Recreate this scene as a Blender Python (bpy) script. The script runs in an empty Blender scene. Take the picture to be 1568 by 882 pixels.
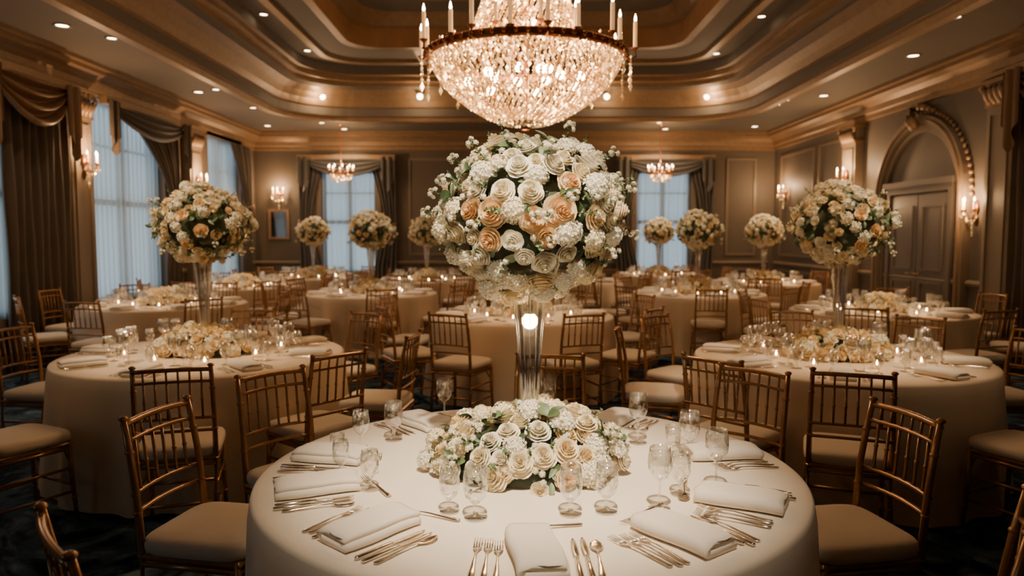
import bpy, math, random
import numpy as np
from mathutils import Vector, Matrix
random.seed(7)
rng = np.random.RandomState(7)
pi = math.pi
S = bpy.context.scene
LG = 1.25      # global light gain

# ------------------------------------------------------------------ materials
def newmat(name):
    m = bpy.data.materials.new(name); m.use_nodes = True
    nt = m.node_tree
    for n in list(nt.nodes): nt.nodes.remove(n)
    out = nt.nodes.new('ShaderNodeOutputMaterial')
    return m, nt, out

def pbr(name, col, rough=.5, metal=0., spec=.5, noise=0., nscale=20., bump=0., bscale=60., emis=None, estr=0., attr=False, sheen=0.):
    m, nt, out = newmat(name)
    b = nt.nodes.new('ShaderNodeBsdfPrincipled')
    b.inputs['Base Color'].default_value = (*col, 1)
    b.inputs['Roughness'].default_value = rough
    b.inputs['Metallic'].default_value = metal
    b.inputs['Specular IOR Level'].default_value = spec
    b.inputs['Sheen Weight'].default_value = sheen
    if emis:
        b.inputs['Emission Color'].default_value = (*emis, 1)
        b.inputs['Emission Strength'].default_value = estr
    tc = nt.nodes.new('ShaderNodeTexCoord')
    if attr:
        a = nt.nodes.new('ShaderNodeVertexColor'); a.layer_name = 'Col'
        nt.links.new(a.outputs['Color'], b.inputs['Base Color'])
    elif noise > 0:
        n = nt.nodes.new('ShaderNodeTexNoise'); n.inputs['Scale'].default_value = nscale; n.inputs['Detail'].default_value = 4
        nt.links.new(tc.outputs['Object'], n.inputs['Vector'])
        r = nt.nodes.new('ShaderNodeMixRGB')
        r.inputs[1].default_value = (*[c*(1-noise) for c in col], 1)
        r.inputs[2].default_value = (*[min(1, c*(1+noise)) for c in col], 1)
        nt.links.new(n.outputs['Fac'], r.inputs[0]); nt.links.new(r.outputs[0], b.inputs['Base Color'])
    if bump > 0:
        n = nt.nodes.new('ShaderNodeTexNoise'); n.inputs['Scale'].default_value = bscale; n.inputs['Detail'].default_value = 3
        nt.links.new(tc.outputs['Object'], n.inputs['Vector'])
        bp = nt.nodes.new('ShaderNodeBump'); bp.inputs['Strength'].default_value = bump; bp.inputs['Distance'].default_value = .01
        nt.links.new(n.outputs['Fac'], bp.inputs['Height']); nt.links.new(bp.outputs[0], b.inputs['Normal'])
    nt.links.new(b.outputs[0], out.inputs[0])
    return m

def emit(name, col, s):
    m, nt, out = newmat(name)
    e = nt.nodes.new('ShaderNodeEmission'); e.inputs[0].default_value = (*col, 1); e.inputs[1].default_value = s
    nt.links.new(e.outputs[0], out.inputs[0]); return m

def glassmat(name, tint=(.97, .97, .95), base=.06, fr=.75):
    m, nt, out = newmat(name)
    t = nt.nodes.new('ShaderNodeBsdfTransparent'); t.inputs[0].default_value = (*tint, 1)
    g = nt.nodes.new('ShaderNodeBsdfGlossy'); g.inputs[0].default_value = (1, 1, 1, 1); g.inputs['Roughness'].default_value = .05
    lw = nt.nodes.new('ShaderNodeLayerWeight'); lw.inputs[0].default_value = .35
    mr = nt.nodes.new('ShaderNodeMapRange')
    mr.inputs[1].default_value = 0; mr.inputs[2].default_value = 1; mr.inputs[3].default_value = base; mr.inputs[4].default_value = fr
    nt.links.new(lw.outputs['Facing'], mr.inputs[0])
    mx = nt.nodes.new('ShaderNodeMixShader')
    nt.links.new(mr.outputs[0], mx.inputs[0]); nt.links.new(t.outputs[0], mx.inputs[1]); nt.links.new(g.outputs[0], mx.inputs[2])
    nt.links.new(mx.outputs[0], out.inputs[0]); return m

def petalmat(name):
    m, nt, out = newmat(name)
    a = nt.nodes.new('ShaderNodeVertexColor'); a.layer_name = 'Col'
    b = nt.nodes.new('ShaderNodeBsdfPrincipled'); b.inputs['Roughness'].default_value = .6; b.inputs['Specular IOR Level'].default_value = .25
    t = nt.nodes.new('ShaderNodeBsdfTranslucent')
    mx = nt.nodes.new('ShaderNodeMixShader'); mx.inputs[0].default_value = .3
    nt.links.new(a.outputs[0], b.inputs['Base Color']); nt.links.new(a.outputs[0], t.inputs[0])
    nt.links.new(b.outputs[0], mx.inputs[1]); nt.links.new(t.outputs[0], mx.inputs[2])
    nt.links.new(mx.outputs[0], out.inputs[0]); return m

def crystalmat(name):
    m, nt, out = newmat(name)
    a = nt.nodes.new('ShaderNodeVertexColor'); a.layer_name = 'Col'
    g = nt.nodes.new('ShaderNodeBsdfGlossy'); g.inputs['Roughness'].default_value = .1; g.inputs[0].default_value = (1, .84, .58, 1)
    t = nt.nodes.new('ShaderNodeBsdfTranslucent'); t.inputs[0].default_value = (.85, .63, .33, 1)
    e = nt.nodes.new('ShaderNodeEmission'); nt.links.new(a.outputs[0], e.inputs[0]); e.inputs[1].default_value = 1.0  # bead glow put in as emission; crystal gives no light itself
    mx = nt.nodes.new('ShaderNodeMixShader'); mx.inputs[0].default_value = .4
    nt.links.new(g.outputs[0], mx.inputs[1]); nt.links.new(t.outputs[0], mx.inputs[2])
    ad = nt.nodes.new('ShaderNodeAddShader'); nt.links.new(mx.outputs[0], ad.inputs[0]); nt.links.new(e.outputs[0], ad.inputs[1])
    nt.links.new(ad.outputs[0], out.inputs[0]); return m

def sheermat():
    m, nt, out = newmat('sheer_fabric')
    t = nt.nodes.new('ShaderNodeBsdfTranslucent'); t.inputs[0].default_value = (.82, .86, .86, 1)
    d = nt.nodes.new('ShaderNodeBsdfTransparent'); d.inputs[0].default_value = (.92, .95, .97, 1)
    mx = nt.nodes.new('ShaderNodeMixShader'); mx.inputs[0].default_value = .35
    nt.links.new(t.outputs[0], mx.inputs[1]); nt.links.new(d.outputs[0], mx.inputs[2])
    nt.links.new(mx.outputs[0], out.inputs[0]); return m

def carpetmat():
    m, nt, out = newmat('carpet')
    tc = nt.nodes.new('ShaderNodeTexCoord')
    b = nt.nodes.new('ShaderNodeBsdfPrincipled'); b.inputs['Roughness'].default_value = .95; b.inputs['Specular IOR Level'].default_value = .1
    n1 = nt.nodes.new('ShaderNodeTexNoise'); n1.inputs['Scale'].default_value = 2.6; n1.inputs['Detail'].default_value = 6; n1.inputs['Distortion'].default_value = 2.5
    v = nt.nodes.new('ShaderNodeTexVoronoi'); v.inputs['Scale'].default_value = 7
    nt.links.new(tc.outputs['Object'], n1.inputs['Vector'])
    mxv = nt.nodes.new('ShaderNodeMixRGB'); mxv.inputs[0].default_value = .25
    nt.links.new(tc.outputs['Object'], mxv.inputs[1]); nt.links.new(n1.outputs['Color'], mxv.inputs[2])
    nt.links.new(mxv.outputs[0], v.inputs['Vector'])
    cr = nt.nodes.new('ShaderNodeValToRGB')
    cr.color_ramp.elements[0].position = .42; cr.color_ramp.elements[0].color = (.014, .026, .042, 1)
    cr.color_ramp.elements[1].position = .58; cr.color_ramp.elements[1].color = (.14, .21, .26, 1)
    nt.links.new(n1.outputs['Fac'], cr.inputs[0])
    cr2 = nt.nodes.new('ShaderNodeValToRGB')
    cr2.color_ramp.elements[0].position = .25; cr2.color_ramp.elements[0].color = (.9, .9, .9, 1)
    cr2.color_ramp.elements[1].position = .6; cr2.color_ramp.elements[1].color = (.35, .4, .5, 1)
    nt.links.new(v.outputs['Distance'], cr2.inputs[0])
    mm = nt.nodes.new('ShaderNodeMixRGB'); mm.blend_type = 'MULTIPLY'; mm.inputs[0].default_value = 1
    nt.links.new(cr.outputs[0], mm.inputs[1]); nt.links.new(cr2.outputs[0], mm.inputs[2])
    nt.links.new(mm.outputs[0], b.inputs['Base Color'])
    nt.links.new(b.outputs[0], out.inputs[0]); return m

M = {}
M['wall'] = pbr('wall_paint', (.135, .112, .090), .6, noise=.12, nscale=2)
M['trim'] = pbr('trim_paint', (.22, .172, .125), .45, noise=.1, nscale=4)
M['gold'] = pbr('gilded_moulding', (.29, .19, .112), .45, metal=.2, noise=.25, nscale=12)
M['ceil'] = pbr('ceiling_paint', (.155, .135, .115), .7, noise=.08, nscale=1.5)
M['coffer'] = pbr('coffer_wood', (.38, .20, .095), .5, noise=.25, nscale=5)
M['carpet'] = carpetmat()
M['wood'] = pbr('chair_gold_wood', (.40, .205, .078), .26, metal=.45, spec=.7, noise=.3, nscale=30)
M['cushion'] = pbr('cushion_fabric', (.80, .69, .55), .8, bump=.1, bscale=300, sheen=.2)
M['cloth'] = pbr('tablecloth_satin', (.82, .72, .59), .42, spec=.45, bump=.05, bscale=200)
M['cloth2'] = pbr('tablecloth_beige', (.68, .53, .37), .5, spec=.4, bump=.05, bscale=200)
M['napkin'] = pbr('napkin_linen', (.78, .69, .58), .8, bump=.12, bscale=400)
M['silver'] = pbr('silver', (.92, .86, .77), .14, metal=1)
M['petal'] = petalmat('petals')
M['leaf'] = pbr('leaves', (1, 1, 1), .5, attr=True)
M['glass'] = glassmat('clear_glass', base=.15, fr=.95)
M['vase'] = glassmat('vase_glass', tint=(.95, .94, .92), base=.2, fr=.9)
M['drape'] = pbr('drape_velvet', (.08, .058, .043), .8, sheen=.3, noise=.2, nscale=3)
M['drape_grey'] = pbr('drape_grey', (.09, .084, .078), .8, sheen=.3, noise=.2, nscale=3)
M['swag'] = pbr('swag_satin', (.18, .10, .053), .45, noise=.2, nscale=3)
M['sheer'] = sheermat()
M['frame'] = pbr('window_frame_paint', (.3, .3, .3), .5)
M['glowing_crystal'] = crystalmat('glowing_crystal')
M['bronze'] = pbr('bronze', (.42, .17, .07), .35, metal=.7, noise=.3, nscale=30)
M['candle'] = pbr('glowing_sleeve', (.85, .62, .38), .5, emis=(1, .5, .2), estr=.6)  # sleeve and wax glow put in as emission, in place of flame light
M['flame'] = emit('bulb_glow', (1, .68, .38), 40)
M['flame2'] = emit('candle_flame', (1, .68, .36), 70)
M['downl'] = emit('downlight_lens', (1, .74, .44), 22)
M['door'] = pbr('door_paint', (.145, .12, .095), .45, noise=.1, nscale=4)
M['black'] = pbr('dark_metal', (.03, .025, .02), .5)
M['mirror'] = pbr('mirror_glass', (.25, .25, .26), .08, metal=1)

# ------------------------------------------------------------------ mesh builder
class MB:
    def __init__(s): s.v = []; s.f = []; s.m = []; s.c = []; s.sm = []; s.n = 0
    def add(s, v, f, mat=0, col=(1, 1, 1), smooth=True):
        v = np.asarray(v, float).reshape(-1, 3); k = s.n
        s.v.append(v); s.f.extend([tuple(i+k for i in q) for q in f])
        s.m.extend([mat]*len(f)); s.sm.extend([smooth]*len(f))
        c = np.asarray(col, float)
        if c.ndim == 1: c = np.tile(c, (len(v), 1))
        s.c.append(c); s.n += len(v)
    def obj(s, name, mats, loc=None, rz=0, parent=None):
        if loc is None:
            loc = (0, 0, 0)
            if parent is None:
                V = np.concatenate(s.v); c = (V.min(0)+V.max(0))/2; c[2] = V[:, 2].min()
                s.v = [V-c]; loc = tuple(c)
        me = s.mesh(name, mats); return place(name, me, loc, rz, parent)
    def mesh(s, name, mats):
        me = bpy.data.meshes.new(name)
        V = np.concatenate(s.v)
        me.from_pydata(V.tolist(), [], s.f)
        for m in mats: me.materials.append(M[m])
        me.polygons.foreach_set('material_index', s.m)
        me.polygons.foreach_set('use_smooth', s.sm)
        ca = me.color_attributes.new('Col', 'FLOAT_COLOR', 'POINT')
        C = np.concatenate(s.c); C = np.hstack([C, np.ones((len(C), 1))])
        ca.data.foreach_set('color', C.ravel())
        me.update(); return me

def place(name, me, loc=(0, 0, 0), rz=0, parent=None):
    o = bpy.data.objects.new(name, me); o.location = loc; o.rotation_euler = (0, 0, rz)
    S.collection.objects.link(o)
    if parent: o.parent = parent
    return o
def empty(name, loc=(0, 0, 0), rz=0):
    o = bpy.data.objects.new(name, None); o.empty_display_size = .1; o.location = loc; o.rotation_euler = (0, 0, rz)
    S.collection.objects.link(o); return o
def light(name, kind, loc, power, col=(1, .72, .45), size=.05, target=None, angle=60, blend=.8, parent=None):
    l = bpy.data.lights.new(name, kind); l.energy = power*LG; l.color = col
    l.shadow_soft_size = size
    if kind == 'SPOT': l.spot_size = math.radians(angle); l.spot_blend = blend
    o = bpy.data.objects.new(name, l); S.collection.objects.link(o); o.location = loc
    if target is not None:
        d = Vector(target)-Vector(loc); o.rotation_euler = d.to_track_quat('-Z', 'Y').to_euler()
    if parent:
        o.parent = parent; o.matrix_parent_inverse = Matrix.Translation(-Vector(parent.location))
    return o

BF = [(0, 3, 2, 1), (4, 5, 6, 7), (0, 1, 5, 4), (1, 2, 6, 5), (2, 3, 7, 6), (3, 0, 4, 7)]
ident = lambda x, y, z: (x, y, z)
def box(mb, x0, x1, y0, y1, z0, z1, mat=0, P=ident, bev=0):
    if bev > 0:
        def loop(i, z): return [(x0+i+bev, y0+i, z), (x1-i-bev, y0+i, z), (x1-i, y0+i+bev, z), (x1-i, y1-i-bev, z), (x1-i-bev, y1-i, z), (x0+i+bev, y1-i, z), (x0+i, y1-i-bev, z), (x0+i, y0+i+bev, z)]
        L = [loop(bev, z0), loop(0, z0+bev), loop(0, z1-bev), loop(bev, z1)]
        v = [P(*p) for l in L for p in l]; f = []
        for a in range(3):
            for i in range(8): f.append((a*8+i, a*8+(i+1) % 8, a*8+8+(i+1) % 8, a*8+8+i))
        f.append(tuple(range(7, -1, -1))); f.append(tuple(range(24, 32)))
        mb.add(v, f, mat, smooth=False); return
    v = [P(*p) for p in [(x0, y0, z0), (x1, y0, z0), (x1, y1, z0), (x0, y1, z0), (x0, y0, z1), (x1, y0, z1), (x1, y1, z1), (x0, y1, z1)]]
    mb.add(v, BF, mat, smooth=False)

def tube(mb, pts, r, mat=0, n=6, P=None, col=(1, 1, 1), flat=1.0):
    pts = [Vector(p) for p in pts]
    if P: pts = [Vector(P(*p)) for p in pts]
    rs = r if hasattr(r, '__len__') else [r]*len(pts)
    V = []; up = Vector((0, 0, 1))
    for i, p in enumerate(pts):
        d = (pts[min(i+1, len(pts)-1)]-pts[max(i-1, 0)]).normalized()
        a = d.cross(up)
        if a.length < .05: a = d.cross(Vector((0, 1, 0)))
        a.normalize(); b = d.cross(a).normalized()
        for k in range(n):
            t = 2*pi*k/n
            V.append(p+a*math.cos(t)*rs[i]+b*math.sin(t)*rs[i]*flat)
    f = []
    for i in range(len(pts)-1):
        for k in range(n): f.append((i*n+k, i*n+(k+1) % n, i*n+n+(k+1) % n, i*n+n+k))
    f.append(tuple(range(n-1, -1, -1))); f.append(tuple((len(pts)-1)*n+k for k in range(n)))
    mb.add([tuple(v) for v in V], f, mat, col)

def lathe(mb, prof, mat=0, n=20, c=(0, 0, 0), P=None, col=(1, 1, 1), smooth=True, cap=False):
    V = []
    for r, z in prof:
        for k in range(n):
            t = 2*pi*k/n; p = (c[0]+r*math.cos(t), c[1]+r*math.sin(t), c[2]+z)
            V.append(P(*p) if P else p)
    f = []
    for i in range(len(prof)-1):
        for k in range(n): f.append((i*n+k, i*n+(k+1) % n, i*n+n+(k+1) % n, i*n+n+k))
    if cap:
        f.append(tuple(range(n-1, -1, -1))); f.append(tuple((len(prof)-1)*n+k for k in range(n)))
    mb.add(V, f, mat, col, smooth)

def grid(mb, fn, nu, nv, mat=0, col=(1, 1, 1), smooth=True):
    V = [fn(i/nu, j/nv) for j in range(nv+1) for i in range(nu+1)]
    f = [(j*(nu+1)+i, j*(nu+1)+i+1, (j+1)*(nu+1)+i+1, (j+1)*(nu+1)+i) for j in range(nv) for i in range(nu)]
    mb.add(V, f, mat, col, smooth)

def blob(mb, c, r, mat=0, P=None, sz=1.0, n=8):
    prof = [(max(1e-4, r*math.sin(pi*i/5)), -r*sz*math.cos(pi*i/5)) for i in range(6)]
    lathe(mb, prof, mat, n, c, P)

# ------------------------------------------------------------------ room
XL, XR, YB, YF, ZS = -5.6, 5.7, 16.0, -4.0, 3.75
PL = lambda s, o, z: (XL+o, s, z)
PR = lambda s, o, z: (XR-o, s, z)
PB = lambda s, o, z: (s, YB-o, z)
PF = lambda s, o, z: (s, YF+o, z)

mb = MB(); box(mb, XL-.3, XR+.3, YF-.3, YB+.3, -.1, 0); mb.obj('floor', ['carpet'])

def wall(name, P, s0, s1, ops, H=5.2):
    mb = MB(); ops = sorted(ops); cur = s0
    for a, b, z0, z1 in ops:
        box(mb, cur, a, -.25, 0, 0, H, 0, P)
        box(mb, a, b, -.25, 0, 0, z0, 0, P); box(mb, a, b, -.25, 0, z1, H, 0, P); cur = b
    box(mb, cur, s1, -.25, 0, 0, H, 0, P)
    mb.obj(name, ['wall'])
winL = [(-1, 1, .6, 3.4), (6.3, 8.3, .6, 3.4), (9.8, 11.8, .6, 3.4), (13.5, 15.1, .6, 3.4)]
winB = [(-4.15, -2.95, .7, 2.95), (2.7, 3.9, .7, 2.95)]
wall('wall_left', PL, YF, YB, winL)
wall('wall_right', PR, YF, YB, [])
wall('wall_back', PB, XL-.25, XR+.25, winB)
wall('wall_front', PF, XL-.25, XR+.25, [])

def rrect(x0, x1, y0, y1, r, z, n=8):
    r = max(r, .001); pts = []
    for cx, cy, a0 in [(x1-r, y1-r, 0), (x0+r, y1-r, 90), (x0+r, y0+r, 180), (x1-r, y0+r, 270)]:
        for k in range(n+1):
            a = math.radians(a0+90*k/n); pts.append((cx+r*math.cos(a), cy+r*math.sin(a), z))
    return pts
def bridge(mb, loops, mats, cap=None):
    N = len(loops[0])
    for i in range(len(loops)-1):
        mb.add(loops[i]+loops[i+1], [(k, (k+1) % N, N+(k+1) % N, N+k) for k in range(N)], mats[i], smooth=False)
    if cap is not None: mb.add(loops[-1], [tuple(range(N))], cap, smooth=False)

OX0, OX1, OY0, OY1, OR = -4.2, 4.3, -2.2, 14.1, 1.3
def ol(i, z): return rrect(OX0+i, OX1-i, OY0+i, OY1-i, OR-i*.6, z)
mb = MB()
L = [rrect(XL, XR, YF, YB, 0, ZS), ol(-.12, ZS)]; ms = [0]
for i, z, m in [(-.12, 3.69, 1), (0, 3.69, 1), (.02, 3.76, 1), (.07, 3.78, 1), (.07, 3.92, 0), (.12, 3.94, 1), (.15, 4.04, 1), (.22, 4.14, 1), (.34, 4.22, 1), (.46, 4.25, 0), (.46, 4.32, 1), (.54, 4.34, 1), (.54, 4.42, 1), (.6, 4.44, 1)]:
    L.append(ol(i, z)); ms.append(m)
for i, z, m in [(.6, 4.6, 0), (.95, 4.6, 0), (.95, 4.54, 1), (1.07, 4.54, 1), (1.07, 4.6, 1)]:
    L.append(ol(i, z)); ms.append(m)
RX0, RX1, RY0, RY1 = -2.5, 2.6, -.6, 11.7
def il(i, z, r=.5): return rrect(RX0+i, RX1-i, RY0+i, RY1-i, r, z, 8)
for i, z, m in [(-.3, 4.6, 0), (-.3, 4.5, 1), (-.12, 4.5, 0), (-.12, 4.47, 1), (0, 4.47, 1), (.02, 4.75, 2), (.1, 4.78, 1), (.22, 4.9, 1), (.25, 4.95, 1), (.9, 4.95, 0), (.9, 4.9, 1), (1.0, 4.9, 1), (1.0, 4.98, 1)]:
    L.append(il(i, z)); ms.append(m)
bridge(mb, L, ms, 0)
for s in (-1, 1):
    for y in (2.2, 7.4):
        x0, x1 = (OX0+1.07, RX0-.3) if s < 0 else (RX1+.3, OX1-1.07)
        box(mb, x0, x1, y-.12, y+.12, 4.53, 4.62, 1)
box(mb, -1.6, -1.4, RY1+.3, OY1-1.07, 4.53, 4.62, 1); box(mb, 1.5, 1.7, RY1+.3, OY1-1.07, 4.53, 4.62, 1)
mb.obj('ceiling', ['ceil', 'gold', 'coffer'])
for x in (-2.3, 2.4):
    mb = MB()
    box(mb, x-.3, x+.3, 14.5, 14.62, 3.742, 3.752, 0)
    mb.obj('ceiling_vent', ['black'])

def run(mb, P, s0, s1, prof, mat=0, mats=None):
    for i in range(len(prof)-1):
        (o0, z0), (o1, z1) = prof[i], prof[i+1]
        mb.add([P(s0, o0, z0), P(s1, o0, z0), P(s1, o1, z1), P(s0, o1, z1)], [(0, 1, 2, 3)], mats[i] if mats else mat, smooth=False)
crown = [(0, 3.36), (.04, 3.37), (.04, 3.44), (.07, 3.46), (.08, 3.54), (.14, 3.6), (.22, 3.64), (.22, 3.69), (.28, 3.70), (.28, 3.75)]
base = [(0, .2), (.02, .19), (.03, .16), (.03, 0)]
rail = [(0, .98), (.03, .97), (.045, .94), (.03, .9), (0, .89)]
for nm, P, a, b, ops in [('left', PL, YF, YB, winL), ('right', PR, YF, YB, []), ('back', PB, XL, XR, winB), ('front', PF, XL, XR, [])]:
    m_ = MB(); run(m_, P, a, b, crown); m_.obj('trim_crown_'+nm, ['gold'])
    m_ = MB(); run(m_, P, a, b, base); m_.obj('baseboard_'+nm, ['trim'])
    m_ = MB(); cur = a
    for o in sorted(ops)+[(b, b, 0, 0)]:
        run(m_, P, cur, o[0]-.12, rail); cur = o[1]+.12
    m_.obj('trim_rail_'+nm, ['trim'])

def panel(mb, P, s0, s1, z0, z1, w=.05, d=.025, mat=0):
    for a, b, c, e in [(s0, s1, z0, z0+w), (s0, s1, z1-w, z1), (s0, s0+w, z0+w, z1-w), (s1-w, s1, z0+w, z1-w)]:
        box(mb, a, b, 0, d, c, e, mat, P)
mb = MB()
for a, b in [(8.55, 9.05), (11.95, 12.4), (13.05, 13.35)]: panel(mb, PL, a, b, 1.1, 3.2); panel(mb, PL, a, b, .28, .82)
mb.obj('trim_1', ['trim'])
mb = MB()
for a, b in [(5.4, 8.3), (12.6, 13.7), (13.9, 15.6), (2.5, 5.2)]: panel(mb, PR, a, b, 1.1, 3.2); panel(mb, PR, a, b, .28, .82)
mb.obj('trim_2', ['trim'])
mb = MB()
for a, b in [(-2.25, -.9), (-.7, .75), (.95, 2.0), (4.65, 5.3)]: panel(mb, PB, a, b, 1.1, 3.2); panel(mb, PB, a, b, .28, .82)
mb.obj('trim_3', ['trim'])

def pilaster(P, s, w=.46, d=.14):
    mb = MB(); h = w/2
    box(mb, s-h, s+h, 0.003, d, 0, 3.36, 0, P)
    box(mb, s-h-.04, s+h+.04, 0.003, d+.04, 0, .3, 0, P); box(mb, s-h-.02, s+h+.02, 0.003, d+.02, .3, .36, 0, P)
    P2 = lambda a, b, c: P(a, b+d, c)
    panel(mb, P2, s-h+.06, s+h-.06, .5, 2.95, .03, .02, 0)
    for i, (e, z) in enumerate([(.02, 3.02), (.05, 3.28), (.08, 3.34)]): box(mb, s-h-e, s+h+e, .003, d+e, z, z+.05, 1, P)
    for k in range(5):
        a = s-h+.05+k*(w-.1)/4
        tube(mb, [(a, d, 3.05), (a, d+.03, 3.14), (a, d+.07, 3.21), (a, d+.05, 3.25)], [.03, .045, .035, .012], 1, 6, P)
    for sg in (-1, 1):
        tube(mb, [(s+sg*(h+.03+.05*math.cos(t)*(1-t/12)), d+.05, 3.24+.05*math.sin(t)*(1-t/12)) for t in np.linspace(0, 9, 14)], .013, 1, 5, P)
    return mb.obj('pilaster', ['trim', 'gold'])
for P, s in [(PL, 9.38), (PL, 12.75), (PL, 5.6), (PR, 12.2), (PR, 8.45), (PR, 2)]: pilaster(P, s)

def window(idx, P, s0, s1, z0, z1):
    mb = MB(); w = .07
    box(mb, s0, s1, -.2, -.1, z0, z0+w, 0, P); box(mb, s0, s1, -.2, -.1, z1-w, z1, 0, P)
    box(mb, s0, s0+w, -.2, -.1, z0+w, z1-w, 0, P); box(mb, s1-w, s1, -.2, -.1, z0+w, z1-w, 0, P)
    c = (s0+s1)/2
    box(mb, c-.04, c+.04, -.19, -.11, z0+w, z1-w, 0, P)
    zz = z0+(z1-z0)*.5; box(mb, s0+w, s1-w, -.19, -.11, zz-.04, zz+.04, 0, P)
    zz = z0+(z1-z0)*.78; box(mb, s0+w, s1-w, -.18, -.12, zz-.015, zz+.015, 0, P)
    panel(mb, P, s0-.1, s1+.1, z0-.08, z1+.08, .1, .04, 1)
    e = empty('window_%d' % idx); mb.obj('window_frame', ['frame', 'trim'], parent=e)
    m2 = MB(); n = int((s1-s0)*8)
    grid(m2, lambda u, v: P(s0+.02+u*(s1-s0-.04), -.045+.028*math.sin(u*n*2*pi+math.sin(v*5)*.4), z0+.02+v*(z1-z0-.04)), n*8, 6, 0)
    m2.obj('sheer_curtain', ['sheer'], parent=e)
wi = 1
for w in winL: window(wi, PL, *w); wi += 1
for w in winB: window(wi, PB, *w); wi += 1

def drape(P, edge, wtop, sgn, z0, z1, tie=None, mat='drape', off=.12, nf=7):
    mb = MB()
    def wid(z):
        if tie is None: return wtop
        t = (z-tie)/(z1-tie) if z > tie else (tie-z)/(tie-z0)
        if z > tie: return .26+(wtop-.26)*(t**1.5)
        return .26+.22*min(1, t*2.0)
    def f(u, v):
        z = z0+v*(z1-z0); w = wid(z); a = .045*min(1., w/wtop+.35)
        return P(edge+sgn*u*w, off+a*math.sin(u*nf*2*pi)+.012*math.sin(u*17+z*3), z)
    grid(mb, f, nf*8, 40, 0)
    if tie:
        pts = [(edge+sgn*(-.02+.3*t), off+.09*math.sin(pi*t)+.0, tie+.10-.12*t) for t in np.linspace(0, 1, 8)]
        tube(mb, pts, .03, 1, 6, P)
        tube(mb, [(edge+sgn*.02, off+.08, tie+.08), (edge+sgn*.02, off+.08, tie-.1), (edge+sgn*.02, off+.08, tie-.28)], [.012, .03, .045], 1, 8, P)
    return mb.obj('drape', [mat, 'swag'])
def swag(P, s0, s1, ztop, drop, n=1, mat='swag', off=.2):
    mb = MB(); w = (s1-s0)/n
    for k in range(n):
        a = s0+k*w
        def f(u, v, a=a, w=w):
            c = (1-(2*u-1)**2)
            z = ztop-v*(.1+drop*c)-.02
            return P(a+u*w+(.02*math.sin(v*9)), off+.05*math.sin(v*22)*(.3+c)+.07*c*v, z)
        grid(mb, f, 24, 36, 0)
    for k in range(n+1):
        a = s0+k*w
        def g(u, v, a=a):
            return P(a-.14+u*.28, off+.06+.04*math.sin(u*4*pi), ztop-v*(drop+.45)*(1-.35*abs(2*u-1)))
        grid(mb, g, 24, 6, 0)
    box(mb, s0-.15, s1+.15, off-.06, off+.04, ztop-.06, ztop+.05, 1, P)
    return mb.obj('window_swag', [mat, 'gold'])
drape(PL, 9.1, 1.15, -1, .02, 3.35, None, nf=8)
swag(PL, 6.2, 9.0, 3.33, .45, 2, off=.24)
drape(PL, 12.1, 1.7, -1, .02, 3.35, 2.15, nf=9)
swag(PL, 9.9, 12.1, 3.33, .28, 1, mat='drape', off=.24)
drape(PL, 15.4, 1.0, -1, .02, 3.35, 2.1, nf=7)
for a, b in [(w[0], w[1]) for w in winB]:
    drape(PB, a-.45, .62, 1, .02, 3.25, 1.7, mat='drape_grey', nf=5); drape(PB, b+.45, .62, -1, .02, 3.25, 1.7, mat='drape_grey', nf=5)
    swag(PB, a-.3, b+.3, 3.2, .3, 1, mat='drape_grey', off=.22)
drape(PR, 8.1, .95, -1, .02, 3.35, None, nf=7)
swag(PR, 6.5, 8.05, 3.33, .45, 1, off=.24)

DC = 10.25
mb = MB()
def arch(mb, R0, R1, d, mat, spring=2.05, n=28):
    for k in range(n):
        t0, t1 = pi*k/n, pi*(k+1)/n
        q = [(DC+R*math.cos(t), o, spring+R*math.sin(t)) for (R, t) in [(R0, t0), (R1, t0), (R1, t1), (R0, t1)] for o in (0, d)]
        v = [PR(*p) for p in q]
        mb.add(v, [(1, 3, 5, 7), (0, 1, 7, 6), (2, 3, 5, 4)], mat, smooth=False)
    for sg in (-1, 1):
        a, b = sorted([DC+sg*R0, DC+sg*R1]); box(mb, a, b, 0.003, d, 0, spring, mat, PR)
arch(mb, .98, 1.13, .10, 0); arch(mb, 1.04, 1.08, .13, 1); arch(mb, .9, .98, .05, 0)
for k in range(41):
    t = pi*k/40; blob(mb, (DC+1.17*math.cos(t), .03, 2.05+1.17*math.sin(t)), .032, 1, PR, n=6)
for k in range(-3, 4):
    t = pi/2+k*.09; blob(mb, (DC+1.24*math.cos(t), .06, 2.05+(1.26-.02*abs(k))*math.sin(t)), .06-.008*abs(k), 1, PR, n=6)
tube(mb, [(DC, .12, 3.0), (DC, .2, 3.12), (DC, .16, 3.28)], [.06, .08, .05], 1, 8, PR)
mb.obj('trim_door_arch', ['trim', 'gold'])
mb = MB()
for sg in (-1, 1):
    a, b = sorted([DC+sg*.01, DC+sg*.72])
    box(mb, a, b, 0.003, .04, .01, 2.1, 0, PR)
    P2 = lambda s, o, z: PR(s, o+.04, z)
    panel(mb, P2, a+.1, b-.1, .2, .9, .03, .015, 0); panel(mb, P2, a+.1, b-.1, 1.05, 1.95, .03, .015, 0)
    tube(mb, [(DC+sg*.05, .04, 1.0), (DC+sg*.05, .09, 1.0), (DC+sg*.16, .09, 1.0)], .012, 1, 6, PR)
PR3 = lambda s, o, z: PR(s, o+.003, z)
panel(mb, PR3, DC-.82, DC+.82, .0, 2.22, .09, .06, 0)
box(mb, DC-.88, DC+.88, 0.003, .1, 2.22, 2.3, 0, PR)
mb.obj('door_1', ['door', 'gold'])

mb = MB(); panel(mb, PB, -5.3, -4.85, 1.45, 2.1, .05, .04, 0); box(mb, -5.26, -4.89, .0, .015, 1.49, 2.06, 1, PB)
mb.obj('wall_mirror', ['gold', 'mirror'])

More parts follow.
